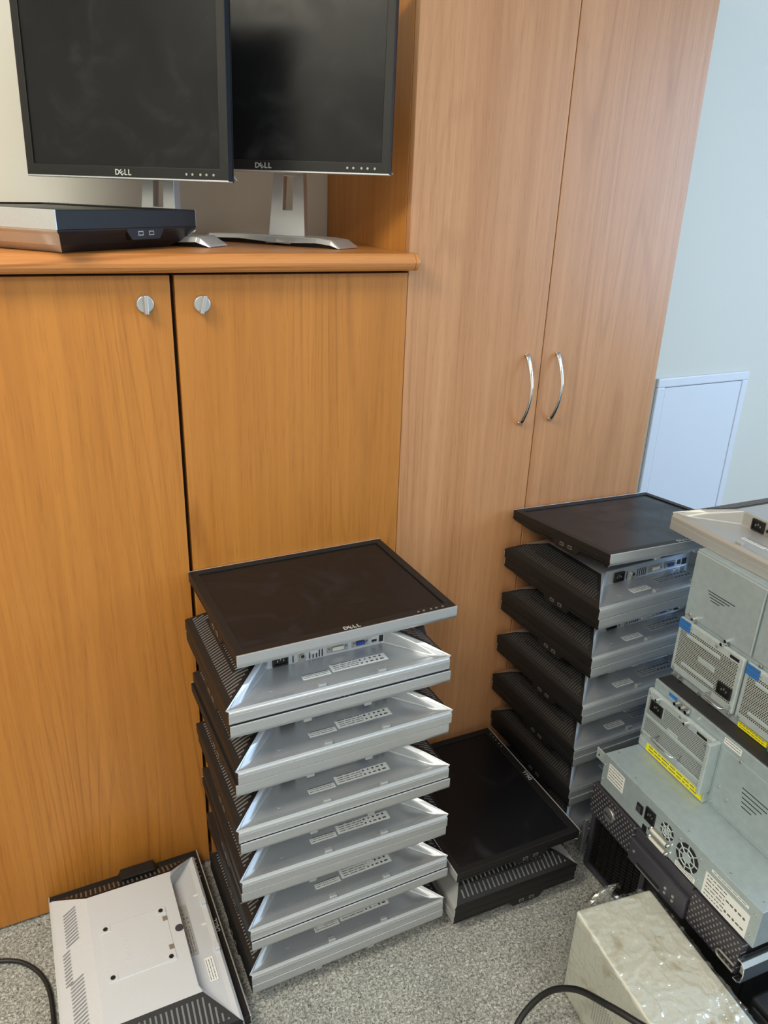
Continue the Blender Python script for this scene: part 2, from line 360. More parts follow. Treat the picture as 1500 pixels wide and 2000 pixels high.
# ------------------------------------------------------------------ computer monitors
def power_inlet(parent, x, y, z, w=0.031, h=0.024, name='power_inlet'):
    b = MB(); d = 0.004
    for (x0, x1, z0, z1) in ((-w/2, w/2, h/2 - 0.0035, h/2), (-w/2, w/2, -h/2, -h/2 + 0.0035), (-w/2, -w/2 + 0.0035, -h/2 + 0.0035, h/2 - 0.0035), (w/2 - 0.0035, w/2, -h/2 + 0.0035, h/2 - 0.0035)):
        b.box(x + x0, x + x1, y - d, y, z + z0, z + z1)
    b.box(x - w/2 + 0.003, x + w/2 - 0.003, y - 0.0008, y, z - h/2 + 0.003, z + h/2 - 0.003)
    o = b.build(name, 'portblack', parent)
    p = MB()
    for q in (-0.006, 0, 0.006): p.box(x + q - 0.0009, x + q + 0.0009, y - 0.0034, y - 0.0008, z - 0.002 + (0.003 if q == 0 else 0), z + 0.002 + (0.003 if q == 0 else 0))
    p.build('pin', 'portmetal', o); return o
def sticker(parent, x0, x1, y0, y1, z, rows, seed, mt='paper', icons=0, name='sticker'):
    """flat label in the local XY plane with rows of tiny print"""
    o = box(name, mt, parent, x0, x1, y0, y1, z, z + 0.0005)
    rd = random.Random(seed); b = MB(); zz = z + 0.0005; w, h = x1 - x0, y1 - y0; e = 0.0002
    for r_ in range(rows):
        yy = y1 - h * (r_ + 0.7) / (rows + 0.4); xx = x0 + w * 0.05; end = x0 + w * (0.5 if icons else 0.93)
        while xx < end:
            l = rd.uniform(0.03, 0.14) * w
            b.box(xx, min(xx + l, end), yy, yy + h * 0.24 / rows, zz, zz + e); xx += l + w * 0.022
    for k in range(icons):
        cx = x0 + w * (0.54 + 0.42 * (k % 5) / 4.6); cy = y0 + h * (0.25 if k >= 5 else 0.68); rr = min(h * rd.uniform(0.08, 0.13), w * 0.028)
        if rd.random() < 0.6: b.cyl((cx, cy, zz + e / 2), rr, rr, e, 'z', 8)
        else: b.box(cx - rr * 1.3, cx + rr * 1.3, cy - rr * 0.6, cy + rr * 0.6, zz, zz + e)
    b.build('print', 'ink', o); return o

def make_monitor(w, h, t=0.0626, b=0.018, zl=0.027, hx=0.135, y0=-0.076, y1=0.115, bx=None, fx=None, shell='silver', ribs=38, ribw=0.0028,
                 kind='a', ports=True, usb=True, bez=0.017, bezb=0.021, wall=True, bulge=0.005, usbh=0.020, pdx=0.0):
    """local frame: lying face down, screen towards -Z, back up; bottom edge of the housing at -Y"""
    W, H = w / 2, h / 2; bx = bx or hx - 0.014; fx = fx or W - 0.024
    rt = bpy.data.objects.new('computer_monitor', None); COL.objects.link(rt); rt.empty_display_size = 0.05
    # bezel ring
    q = MB(); o_ = [(-W, -H), (W, -H), (W, H), (-W, H)]; i_ = [(-W + bez, -H + bezb), (W - bez, -H + bezb), (W - bez, H - bez), (-W + bez, H - bez)]
    for k in range(4):
        a, c = k, (k + 1) % 4
        q.face([(*o_[a], 0), (*i_[a], 0), (*i_[c], 0), (*o_[c], 0)]); q.face([(*i_[a], 0), (*i_[a], 0.006), (*i_[c], 0.006), (*i_[c], 0)])
        q.face([(*o_[a], 0), (*o_[c], 0), (*o_[c], b), (*o_[a], b)]); q.face([(*o_[a], b), (*o_[c], b), (*i_[c], b), (*i_[a], b)])
        q.face([(*i_[a], 0.006), (*i_[a], b), (*i_[c], b), (*i_[c], 0.006)])
    q.build('bezel', 'bezel', rt, 0.0012, weld=True)
    for s in (-1, 1):
        y = s * H; o = box('edge_trim', shell, rt, -W, W, min(y, y - s * 0.0025) - (0.0006 if s < 0 else 0), max(y, y - s * 0.0025) + (0.0006 if s > 0 else 0), -0.0004, b, 0.0008)
    box('screen', 'screen', rt, -W + bez - 0.001, W - bez + 0.001, -H + bezb - 0.001, H - bez + 0.001, 0.003, 0.009)
    # back shell
    zf = zl - 0.0015; P_ = dict(a=(W, -H, b), l=(W, -H, zl - 0.005), m=(W - 0.003, -H + 0.006, zl), f=(fx, -H + 0.016, zf), g=(bx, y0, zl + 0.001), k=(bx, y0, t),
              s=(hx, y0 - 0.004, t), t=(hx, y1, t), n=(W - 0.003, H - 0.006, zl), p=(W, H, zl - 0.005), q=(W, H, b))
    def bl(u, A, B, lift): return tuple(A[i] + (B[i] - A[i]) * u + (lift if i == 2 else 0) for i in range(3))
    P_['ms'] = bl(0.4, P_['m'], P_['s'], bulge); P_['nt'] = bl(0.4, P_['n'], P_['t'], bulge)
    P_['kk'] = bl(0.4, P_['f'], P_['k'], bulge * 0.6)
    def V(n_, s): p = P_[n_]; return (p[0] * s, p[1], p[2])
    q = MB()
    def both(*names): q.face([V(names[0], -1), V(names[0], 1), V(names[1], 1), V(names[1], -1)])
    both('a', 'l'); both('l', 'm'); both('m', 'f'); both('f', 'g'); both('g', 'k'); both('n', 'p'); both('p', 'q')
    q.face([V('t', -1), V('t', 1), V('nt', 1), V('nt', -1)]); q.face([V('nt', -1), V('nt', 1), V('n', 1), V('n', -1)])
    q.face([V('s', -1), V('k', -1), V('k', 1), V('s', 1), V('t', 1), V('t', -1)])
    for s in (-1, 1):
        q.face([V('f', s), V('g', s), V('k', s), V('kk', s)]); q.face([V('m', s), V('f', s), V('kk', s), V('ms', s)]); q.face([V('ms', s), V('kk', s), V('k', s), V('s', s)])
    q.build('back_shell', shell, rt, 0.0028, 3, weld=True)
    # black side cheeks with vent grille
    for s in (-1, 1):
        q = MB()
        q.face([V('a', s), V('q', s), V('p', s), V('l', s)]); q.face([V('l', s), V('p', s), V('n', s), V('m', s)])
        q.face([V('m', s), V('n', s), V('nt', s), V('ms', s)]); q.face([V('ms', s), V('nt', s), V('t', s), V('s', s)])
        ck = q.build('side_cheek', 'black', rt, 0.0018, 2, weld=True)
        g = MB(); ya, yb = -H + 0.012, H - 0.012
        def surf(u):
            A, B = P_['m'], P_['s']; x = A[0] + (B[0] - A[0]) * u; z = A[2] + (B[2] - A[2]) * u + (bulge * u / 0.4 if u < 0.4 else bulge * (1 - u) / 0.6)
            lo = A[1] + (B[1] - A[1]) * u; hi = P_['n'][1] + (P_['t'][1] - P_['n'][1]) * u; return x, z, lo, hi
        for k in range(ribs):
            yy = ya + (yb - ya) * (k + 0.5) / ribs; us = [u / 20 for u in range(2, 18) if surf(u / 20)[2] + 0.011 < yy < surf(u / 20)[3] - 0.008]
            if len(us) < 2: continue
            segs = [us] if kind != 'r' else [us]
            for sg in segs:
                pl = [surf(u) for u in (sg[0], sg[len(sg) // 2], sg[-1])]
                for (xa, za, _, _), (xb, zb, _, _) in zip(pl, pl[1:]):
                    e = 0.0013
                    vs = [(s * xa, yy - ribw / 2, za + e), (s * xb, yy - ribw / 2, zb + e), (s * xb, yy + ribw / 2, zb + e), (s * xa, yy + ribw / 2, za + e)]
                    dn = [(x, y, z - 2 * e) for x, y, z in vs]
                    g.face(vs); g.face([vs[0], vs[1], dn[1], dn[0]]); g.face([vs[2], vs[3], dn[3], dn[2]])
        g.build('vent_grille', 'rib_faint_glint' if kind == 'r' else 'rib', ck)
    if ports:
        zc = zl + 0.0155; yp = y0
        power_inlet(rt, -0.096 + pdx, yp, zc)
        z0, z1 = zl + 0.002, zl + 0.028
        q = MB(); [q.box(x - 0.0011, x + 0.0011, yp - 0.0006, yp, z0 + 0.001, z1 - 0.004) for x in (-0.070 + pdx, -0.036, -0.029, -0.022, -0.016, -0.010)]
        q.build('vent_slot', 'portblack', rt)
        q = MB(); q.cyl((-0.052, yp - 0.002, zc - 0.002), 0.0062, 0.0062, 0.005, 'y', 16); q.box(-0.0582, -0.0458, yp - 0.004, yp, zl + 0.001, zc - 0.002); o = q.build('power_jack', 'portmetal', rt)
        MB().cyl((-0.052, yp - 0.0047, zc - 0.001), 0.0036, 0.0036, 0.0006, 'y', 12).build('opening', 'portblack', o)
        o = box('video_port', 'portmetal', rt, 0.0, 0.044, yp - 0.002, yp, zc - 0.009, zc + 0.007, 0.0008); box('socket', 'portwhite', o, 0.010, 0.034, yp - 0.005, yp - 0.002, zc - 0.005, zc + 0.003, 0.001)
        o = box('video_port', 'portmetal', rt, 0.053, 0.088, yp - 0.002, yp, zc - 0.009, zc + 0.007, 0.0008); box('socket', 'portblue', o, 0.061, 0.080, yp - 0.006, yp - 0.002, zc - 0.005, zc + 0.003, 0.0015)
        for xx in (0.004, 0.040, 0.0565, 0.0845):
            MB().cyl((xx, yp - 0.0035, zc - 0.001), 0.0026, 0.0022, 0.003, 'y', 8).build('screw', 'portmetal', rt)
        box('data_port', 'portblack', rt, 0.096, 0.107, yp - 0.001, yp, zc - 0.007, zc + 0.005, 0.0005)
        box('data_port', 'portblack', rt, 0.1125, 0.127, yp - 0.001, yp, zc - 0.010, zc + 0.006, 0.0005)
        if kind == 'r': sticker(rt, -0.098, -0.042, -0.148, -0.130, zf + 0.0006, 3, 3); sticker(rt, -0.010, 0.11, -0.140, -0.108, zf + 0.0010, 4, 4, 'paper_grey', 10)
        else: sticker(rt, -0.070, -0.014, -0.134, -0.117, zf + 0.0006, 3, 1); sticker(rt, -0.010, 0.107, -0.131, -0.106, zf + 0.0010, 4, 2, 'paper', 10)
        q = MB(); q.cyl((-0.135, -H + 0.034, zf + 0.0006), 0.0045, 0.0045, 0.0006, 'z', 12); q.box(-0.118, -0.115, -H + 0.034, -H + 0.037, zf, zf + 0.0007); q.build('moulded_mark', shell, rt)
    if wall:
        for xx in (-0.045, 0.077): box('latch_tab', shell, rt, xx - 0.008, xx + 0.008, -H + 0.004, -H + 0.014, zl - 0.003, zl + 0.007, 0.0015)
    if usb:
        q = MB(); q.prism([(-0.078, b - 0.001), (0.018, b - 0.001), (0.018, b + 0.006), (0.006, b + usbh), (-0.066, b + usbh), (-0.078, b + 0.006)], 'x', W - 0.030, W - 0.0002)
        ub = q.build('usb_block', 'black', rt, 0.0012)
        for yy in (-0.044, -0.016):
            q = MB(); q.box(W - 0.001, W + 0.0004, yy - 0.0065, yy + 0.0065, b + 0.005, b + 0.0125); p_ = q.build('usb_port', 'portmetal', ub); box('opening', 'portblack', p_, W + 0.0003, W + 0.0006, yy - 0.005, yy + 0.005, b + 0.0065, b + 0.011)
    # controls and lettering on the face
    for k in range(5):
        x = -W + 0.028 + [0, 0.014, 0.026, 0.042, 0.054][k]
        MB().cyl((x, -H + bezb * 0.5, -0.0005), 0.0022, 0.0022, 0.0012, 'z', 12).build('button', 'portmetal', rt)
    lettering('DELL', 0.0135, rt, Matrix.Translation((0, -H + bezb * 0.52, -0.0006)) @ Matrix.Rotation(R(180), 4, 'Y'))
    return rt
FLIP = Matrix.Rotation(R(180), 4, 'Y')
def pose(o, x, y, z, yaw=0, up=False, tiltx=0, tilty=0):
    """face down (default) or face up; z is the height of the glass side's bezel plane"""
    m_ = Matrix.Translation((x, y, z)) @ Matrix.Rotation(R(yaw), 4, 'Z') @ Matrix.Rotation(R(tiltx), 4, 'X') @ Matrix.Rotation(R(tilty), 4, 'Y')
    o.matrix_world = m_ @ FLIP if up else m_
    return o
ORD = ['topmost', 'second', 'third', 'fourth', 'fifth', 'sixth', 'seventh', 'eighth', 'ninth', 'tenth', 'eleventh', 'twelfth', 'bottom']
def stack_label(i, up, where):
    how = 'face-up' if up else 'face-down'
    if i == 0: return '%s black-screened monitor, topmost of %s' % (how, where)
    if i == 12: return '%s silver and black monitor, bottom of %s' % (how, where)
    return '%s silver and black monitor, %s from top, %s' % (how, ORD[i], where)
protoA = make_monitor(0.445, 0.3473, t=0.0617)
usedA = [0]
def inst(proto, flag):
    if not flag[0]: flag[0] = 1; return proto
    return copy_tree(proto)
T1 = 0.0626
pairs = {5: (0.489, -0.203, -0.35, 0.000, 0.006), 4: (0.491, -0.209, 0.02, 0.005, 0.0), 3: (0.493, -0.227, -0.69, -0.002, 0.004), 2: (0.493, -0.228, -1.50, 0.002, 0.0), 1: (0.502, -0.234, -0.14, -0.001, 0.004), 0: (0.500, -0.232, -0.27, 0.0, 0.002)}
WH1 = 'stack by the low cabinet'; G1 = 'monitors stacked before the low cabinet'
o = pose(inst(protoA, usedA), 0.509, -0.177, 13 * T1, 0.54, True); tag(o, stack_label(0, True, WH1), 'monitor', G1)
for k in range(5, -1, -1):
    x, y, a, dx, dy = pairs[k]; zs = (2 * k + 1) * T1; i = 1 + 2 * (5 - k)
    o = pose(inst(protoA, usedA), x + dx, y + dy, zs + 0.0007, a, False); tag(o, stack_label(i, False, WH1), 'monitor', G1)
    o = pose(inst(protoA, usedA), x, y, zs - 0.0007, a, True); tag(o, stack_label(i + 1, True, WH1), 'monitor', G1)
# second stack, by the tall cabinet
protoR = make_monitor(0.445, 0.3473, t=0.0636, hx=0.157, y0=-0.095, y1=0.085, bx=0.137, kind='r', ribs=44, ribw=0.0020, fx=0.207)
usedR = [0]; T2 = 0.0645
WH2 = 'stack by the tall cabinet'; G2 = 'monitors stacked before the tall cabinet'
o = pose(inst(protoR, usedR), 1.318, -0.191, 0.845, 0.63, True, -4.6, 1.97); tag(o, stack_label(0, True, WH2), 'monitor', G2)
rp = {5: (1.310, -0.187, 1.97), 4: (1.313, -0.187, 1.50), 3: (1.313, -0.189, 0.71), 2: (1.314, -0.184, 0.32), 1: (1.326, -0.182, 0.04), 0: (1.330, -0.182, 0.0)}
for k in range(5, -1, -1):
    x, y, a = rp[k]; zs = (2 * k + 1) * T2; i = 1 + 2 * (5 - k)
    o = pose(inst(protoR, usedR), x - 0.002 * (k % 2), y + 0.002, zs + 0.0007, a, False); tag(o, stack_label(i, False, WH2), 'monitor', G2)
    o = pose(inst(protoR, usedR), x, y, zs - 0.0007, a, True); tag(o, stack_label(i + 1, True, WH2), 'monitor', G2)
# three black-sided monitors on the floor between the stacks
protoB = make_monitor(0.407, 0.335, t=0.0606, hx=0.125, y0=-0.082, y1=0.115, fx=0.188, ribs=27, ribw=0.0036, shell='silver_warm')
usedB = [0]; GB = 'three monitors on the carpet between the stacks'
o = pose(inst(protoB, usedB), 0.906, -0.232, 3 * 0.0615 + 0.001, 88.6, True); tag(o, 'monitor lying face up on the low floor pile between the two stacks', 'monitor', GB)
o = pose(inst(protoB, usedB), 0.911, -0.238, 0.0615 + 0.0007, 87.6, False); tag(o, 'face-down monitor with slotted black side, middle of the low floor pile', 'monitor', GB)
o = pose(inst(protoB, usedB), 0.909, -0.238, 0.0615 - 0.0007, 87.6, True); tag(o, 'lowest monitor of the low floor pile, its side ports just above carpet', 'monitor', GB)
# two monitors face to face on the floor at the left
protoK = make_monitor(0.450, 0.335, ports=False)
o = pose(protoK, 0.0895, -0.235, T1 - 0.0003, 90, True); tag(o, 'face-up monitor under the silver-backed one at the left on carpet', 'monitor', 'pair of monitors on the carpet at left')
protoL = make_monitor(0.430, 0.318, usbh=0.034, t=0.0615, hx=0.155, y0=-0.092, y1=0.084, bx=0.140, fx=0.200, ribs=30, ribw=0.0034, shell='silver_pale', ports=False, zl=0.024, bulge=0.001)
pose(protoL, 0.081, -0.262, T1 + 0.0006, 89.4, False); tag(protoL, 'silver-backed monitor lying face down on carpet with mounting plate showing', 'monitor', 'pair of monitors on the carpet at left')
zt = 0.0615
pl = box('mounting_plate', 'silver_pale', protoL, -0.067, 0.067, -0.066, 0.066, zt - 0.001, zt + 0.0012, 0.001)
for sx in (-1, 1):
    for sy in (-1, 1):
        box('corner_pad', 'silver_pale', pl, sx * 0.058 - 0.009, sx * 0.058 + 0.009, sy * 0.056 - 0.010, sy * 0.056 + 0.010, zt, zt + 0.0020, 0.0006)
        MB().cyl((sx * 0.058, sy * 0.056, zt + 0.0022), 0.0048, 0.0048, 0.0008, 'z', 16).build('screw_hole', 'portblack', pl)
for sx in (-1, 1): box('catch', 'portmetal', pl, sx * 0.036 - 0.006, sx * 0.036 + 0.006, -0.066, -0.056, zt + 0.0008, zt + 0.0018, 0.0004)
q = MB()
for k in range(7): q.box(-0.032 + k * 0.009, -0.0265 + k * 0.009, 0.018, 0.0195, zt + 0.001, zt + 0.0018); q.box(-0.032 + k * 0.009, -0.0305 + k * 0.009, 0.0195, 0.029, zt + 0.001, zt + 0.0018)
q.build('embossed_mark', 'silver_pale', pl)
MB().cyl((0.002, -0.084, zt + 0.0006), 0.0085, 0.0085, 0.0015, 'z', 20).build('release_button', 'gunmetal', protoL)
q = MB()
for k in range(46):
    x = -0.185 + k * 0.0081; yA = 0.140 if k % 9 else 0.146; u = 0.0
    za = 0.0615 - (0.134 - 0.084) / (0.153 - 0.084) * (0.0615 - 0.024) + 0.0085; zb = 0.0615 - (0.108 - 0.084) / (0.153 - 0.084) * (0.0615 - 0.024) + 0.0072
    if -0.02 < x < 0.06 or x > 0.148: continue
    q.face([(x, 0.134, za - 0.0050), (x + 0.0026, 0.134, za - 0.0050), (x + 0.0085, 0.108, zb - 0.0045), (x + 0.0059, 0.108, zb - 0.0045)])
for k in range(10):
    x = -0.02 + k * 0.0081; za = 0.0615 - (0.142 - 0.084) / (0.153 - 0.084) * (0.0615 - 0.024) + 0.0082
    q.face([(x, 0.142, za - 0.0050), (x + 0.0026, 0.142, za - 0.0050), (x + 0.0060, 0.128, za + 0.0026), (x + 0.0034, 0.128, za + 0.0026)])
q.build('top_vent', 'groove_grey', protoL)
sticker(protoL, -0.045, 0.085, -0.112, -0.096, 0.0256, 3, 21, 'paper_grey', 8)
sticker(protoL, -0.115, -0.060, -0.136, -0.119, 0.0244, 3, 22, 'paper')
for xx in (0.10, 0.02): box('latch_mark', 'paper', protoL, xx, xx + 0.004, -0.143, -0.133, 0.0225, 0.0240)
# upright monitors on the worktop
def stand(parent, zc, spread, arms, twist=0):
    """built in world-up axes, then moved into the monitor's own frame; origin: below the screen centre on the worktop"""
    inv = parent.matrix_world.inverted(); base = Matrix.Translation((*zc[:2], ZT + 0.0004)) @ Matrix.Rotation(R(zc[2]), 4, 'Z')
    def fin(q, name, mt, bev=0.0, p=parent): bmesh.ops.transform(q.bm, matrix=inv @ base, verts=q.bm.verts); return q.build(name, mt, p, bev)
    q = MB()     # boomerang foot: two splayed arms that thin towards their tips
    for s in (-1, 1):
        a = R(-90 + s * spread + twist); d = Vector((math.cos(a), math.sin(a), 0)); nrm = Vector((-d.y, d.x, 0)); arm = arms[(s + 1) // 2]
        prev = None
        st = [(-0.03, 0.042, 0.018, 0.003), (0.03, 0.046, 0.019, 0.006), (0.10, 0.043, 0.019, 0.009), (arm - 0.022, 0.040, 0.0165, 0.006), (arm, 0.039, 0.004, 0.0)]
        for (u, hw, zt_, zb_) in st:
            c = d * u; ring = [q.bm.verts.new(c - nrm * hw + Vector((0, 0, zb_))), q.bm.verts.new(c + nrm * hw + Vector((0, 0, zb_))), q.bm.verts.new(c + nrm * hw * 0.86 + Vector((0, 0, zt_))), q.bm.verts.new(c - nrm * hw * 0.86 + Vector((0, 0, zt_)))]
            if prev:
                for k in range(4): q.bm.faces.new((prev[k], prev[(k + 1) % 4], ring[(k + 1) % 4], ring[k]))
            else: q.bm.faces.new(ring[::-1])
            prev = ring
        q.bm.faces.new(prev)
    fin(q, 'stand_foot', 'stand', 0.0015)
    q = MB()
    for s in (-1, 1):
        a = R(-90 + s * spread + twist); d = Vector((math.cos(a), math.sin(a), 0)); nrm = Vector((-d.y, d.x, 0)); arm = arms[(s + 1) // 2]; c = d * (arm * 0.5)
        mt_ = Matrix.Translation(c) @ Matrix.Rotation(a, 4, 'Z'); q.box(-arm * 0.42, arm * 0.40, -0.030, 0.030, 0.0, 0.0085, mtx=mt_)
    fin(q, 'foot_pad', 'portblack')
    hgt = 0.30; q = MB()      # neck: plate with a tall slot, leaning slightly
    def nk(x, z): return (x * (1 - 0.10 * z / hgt), z * 0.10, z)
    outs = [(-0.041, 0.012), (0.041, 0.012), (0.024, hgt), (-0.024, hgt)]
    ins = [(-0.0115, 0.070), (0.0115, 0.070), (0.0105, 0.136), (-0.0105, 0.136)]
    for y_, flip in ((-0.011, 1), (0.011, -1)):
        for k in range(4):
            A, B_, C, D = outs[k], outs[(k + 1) % 4], ins[(k + 1) % 4], ins[k]
            q.face([(p[0], y_ + p[1] * 0.12, p[1]) for p in (A, B_, C, D)])
    for loop in (outs, ins):
        for k in range(4):
            A, B_ = loop[k], loop[(k + 1) % 4]
            q.face([(A[0], -0.011 + A[1] * 0.12, A[1]), (B_[0], -0.011 + B_[1] * 0.12, B_[1]), (B_[0], 0.011 + B_[1] * 0.12, B_[1]), (A[0], 0.011 + A[1] * 0.12, A[1])])
    fin(MB_weld(q), 'stand_neck', 'stand', 0.0012)
def MB_weld(q): bmesh.ops.remove_doubles(q.bm, verts=q.bm.verts, dist=1e-5); return q
def upright(proto, x, y, z, yaw, tilt, h):
    """x,y,z: centre of the lower front edge"""
    m_ = Matrix.Translation((x, y, z)) @ Matrix.Rotation(R(yaw), 4, 'Z') @ Matrix.Rotation(R(tilt), 4, 'X') @ Matrix.Translation((0, h / 2, 0)) @ FLIP
    proto.matrix_world = m_; return proto
protoU = make_monitor(0.425, 0.340, ports=False, wall=False, usb=False, bez=0.0165)
upright(protoU, 0.246, 0.130, 1.5655, -43.5, 88, 0.340); tag(protoU, 'left upright black-framed monitor on silver stand on the worktop', 'monitor', 'upright monitors on the worktop')
stand(protoU, (0.320, 0.208, -43.5), 88, (0.16, 0.128), twist=4)
protoW = make_monitor(0.505, 0.335, ports=False, wall=False, usb=False, hx=0.15, bez=0.0165)
upright(protoW, 0.510, 0.122, 1.589, -39.5, 87, 0.335); tag(protoW, 'right upright black-framed monitor beside the tall cabinet on the worktop', 'monitor', 'upright monitors on the worktop')
stand(protoW, (0.592, 0.215, -39.5), 88, (0.205, 0.155), twist=-14)
protoF = make_monitor(0.40, 0.347, t=0.067, b=0.030, zl=0.037, hx=0.165, y0=-0.125, y1=0.135, bx=0.14, fx=0.17, ports=False, wall=False, ribs=0)
pose(protoF, 0.114, 0.180, ZT + 0.0675, 128.8, True); tag(protoF, 'monitor lying flat on its back on the worktop under the left upright one', 'monitor')

# ------------------------------------------------------------------ pile of servers at the right
def screw(parent, x, z, y=0.0, r=0.004, mt='nickel'):
    return MB().cyl((x, y - 0.0015, z), r, r * 0.8, 0.003, 'y', 10).build('screw', mt, parent)
def vsticker(parent, x0, x1, z0, z1, rows, seed, mt='paper', icons=0, y=-0.0002):
    """sticker on the face looking towards local -Y"""
    o = sticker(parent, x0, x1, z0, z1, 0.0, rows, seed, mt, icons)
    rot = Matrix.Translation((0, y, 0)) @ Matrix.Rotation(R(90), 4, 'X')
    for ob in [o] + list(o.children): ob.data.transform(rot)
    return o
# black tower lying under everything
bt = thing('computer_tower', 'black computer case with slatted side under the server pile', 'computer', None, (1.150, -0.395, 0), -92)
box('case', 'portblack', bt, 0, 0.46, 0.004, 0.44, 0.0, 0.226, 0.006)
box('rail', 'nickel', bt, -0.006, 0.002, -0.022, -0.010, 0.04, 0.15, 0.001)
fr = MB()
for (x0, x1, z0, z1) in ((0.0, 0.19, 0.21, 0.226), (0.0, 0.19, 0, 0.014), (0, 0.012, 0.014, 0.21), (0.176, 0.19, 0.014, 0.21)): fr.box(x0, x1, -0.004, 0.006, z0, z1)
fr.build('side_frame', 'gunmetal', bt, 0.001)
sl = MB(); sl.prism([(-0.0042, -0.001), (0.0042, 0.0024), (0.0042, 0.0042), (-0.0042, 0.0012)], 'y', -0.003, 0.004)
slm = sl.build('slat', 'black', bt)
cnt = 0
for j in range(21):
    for i_ in range(8):
        o = slm if cnt == 0 else slm.copy()
        if cnt: COL.objects.link(o); o.parent = bt
        o.location = (0.026 + i_ * 0.020, 0, 0.024 + j * 0.0088); o.scale = (1.9, 1, 1.5); cnt += 1
# S0: autoloader showing its dark front bezel
Z0, Z1_, Z2, Z3, Z4 = 0.227, 0.316, 0.405, 0.585, 0.897
s0 = thing('tape_autoloader', 'dark rack unit with dimpled bezel and round logo badge', 'rack unit', None, (1.094, -0.430, Z0), -94)
box('chassis', 'server_dark', s0, 0.003, 0.444, 0.018, 0.56, 0.001, 0.088, 0.001)
for (x0, x1) in ((0.0, 0.146), (0.318, 0.447)): box('dimpled_panel', 'mesh_bezel', s0, x0, x1, 0.0, 0.018, 0.003, 0.086, 0.004)
dr = box('drive_panel', 'gunmetal', s0, 0.147, 0.317, -0.006, 0.018, 0.002, 0.058, 0.003); box('upper_cover', 'gunmetal', s0, 0.147, 0.317, 0.004, 0.018, 0.059, 0.086, 0.002)
box('slot', 'portblack', dr, 0.178, 0.247, -0.0065, -0.0055, 0.010, 0.018); box('slot_lip', 'nickel', dr, 0.176, 0.25, -0.008, -0.006, 0.0075, 0.0095)
for (x, z) in ((0.263, 0.020), (0.263, 0.032), (0.285, 0.020), (0.285, 0.032), (0.163, 0.034)): MB().cyl((x, -0.0068, z), 0.0035, 0.0032, 0.002, 'y', 12).build('button', 'nickel', dr)
lg = MB().cyl((0.068, -0.0015, 0.047), 0.0175, 0.0168, 0.004, 'y', 28).build('badge', 'nickel', s0, 0.0008)
lettering('DELL', 0.0095, lg, Matrix.Translation((0.068, -0.0039, 0.047)) @ Matrix.Rotation(R(90), 4, 'X'), 'portblack')['label'] = 'letters reading DELL'
q = MB(); q.tube([(0.446, -0.004, 0.014)] + [(0.412 + 0.008 * math.cos(a) , -0.004, 0.022 + 0.008 * math.sin(a)) for a in [R(270 - 18 * k) for k in range(11)]] + [(0.446, -0.004, 0.030)], 0.0022, 8); q.build('release_loop', 'portmetal', s0)
# slide rail at the near end
rl = thing('slide_rail', 'polished metal slide rail sticking out below the grey autoloader', 'rail', None, (1.052, -0.884, 0.262), -4)
q = MB(); q.prism([(0.004, -0.026), (-0.006, -0.026), (-0.014, -0.018), (-0.016, 0.0), (-0.014, 0.018), (-0.006, 0.026), (0.004, 0.026), (0.004, 0.023), (-0.005, 0.023), (-0.011, 0.016), (-0.013, 0.0), (-0.011, -0.016), (-0.005, -0.023), (0.004, -0.023)], 'x', 0.0, 0.5); q.build('outer_rail', 'chrome', rl, 0.0008)
q = MB(); q.box(0.01, 0.5, -0.006, 0.0, -0.010, 0.010); q.build('inner_rail', 'nickel', rl)
# dark equipment under the rail, at the lower right
de = thing('computer_case', 'dark desktop case on the floor under the slide rail, lower right', 'computer', None, (1.085, -0.905, 0.0), -4)
box('case', 'portblack', de, 0.0, 0.42, -0.30, 0.0, 0.0, 0.20, 0.006); box('front_panel', 'black', de, -0.008, 0.0, -0.29, -0.01, 0.01, 0.19, 0.004)
box('drive_cover', 'gunmetal', de, -0.012, -0.008, -0.20, -0.05, 0.11, 0.15, 0.002); box('drive_cover', 'gunmetal', de, -0.012, -0.008, -0.20, -0.05, 0.06, 0.10, 0.002)
MB().cyl((-0.010, -0.03, 0.165), 0.007, 0.006, 0.005, 'x', 16).build('power_button', 'chrome', de)
# S1: grey autoloader showing its rear
s1 = thing('tape_autoloader', 'flat grey autoloader showing its rear with two round fans', 'rack unit', None, (1.100, -0.445, Z1_ + 0.0005), -94)
box('chassis', 'server', s1, 0.0, 0.447, 0.0, 0.60, 0.0, 0.0885, 0.0012)
H1 = 0.088
vsticker(s1, 0.019, 0.072, H1 - 0.055, H1 - 0.013, 5, 31); vsticker(s1, 0.319, 0.427, H1 - 0.086, H1 - 0.030, 6, 32, 'paper', 10); vsticker(s1, 0.246, 0.300, H1 - 0.086, H1 - 0.074, 2, 33); vsticker(s1, 0.33, 0.42, H1 - 0.020, H1 - 0.014, 1, 34)
o = box('power_switch', 'portblack', s1, 0.120, 0.139, -0.003, 0, H1 - 0.056, H1 - 0.034, 0.001); box('rocker', 'gunmetal', o, 0.124, 0.135, -0.006, -0.003, H1 - 0.052, H1 - 0.038, 0.001)
power_inlet(s1, 0.1615, 0.0, H1 - 0.038, 0.028, 0.032)
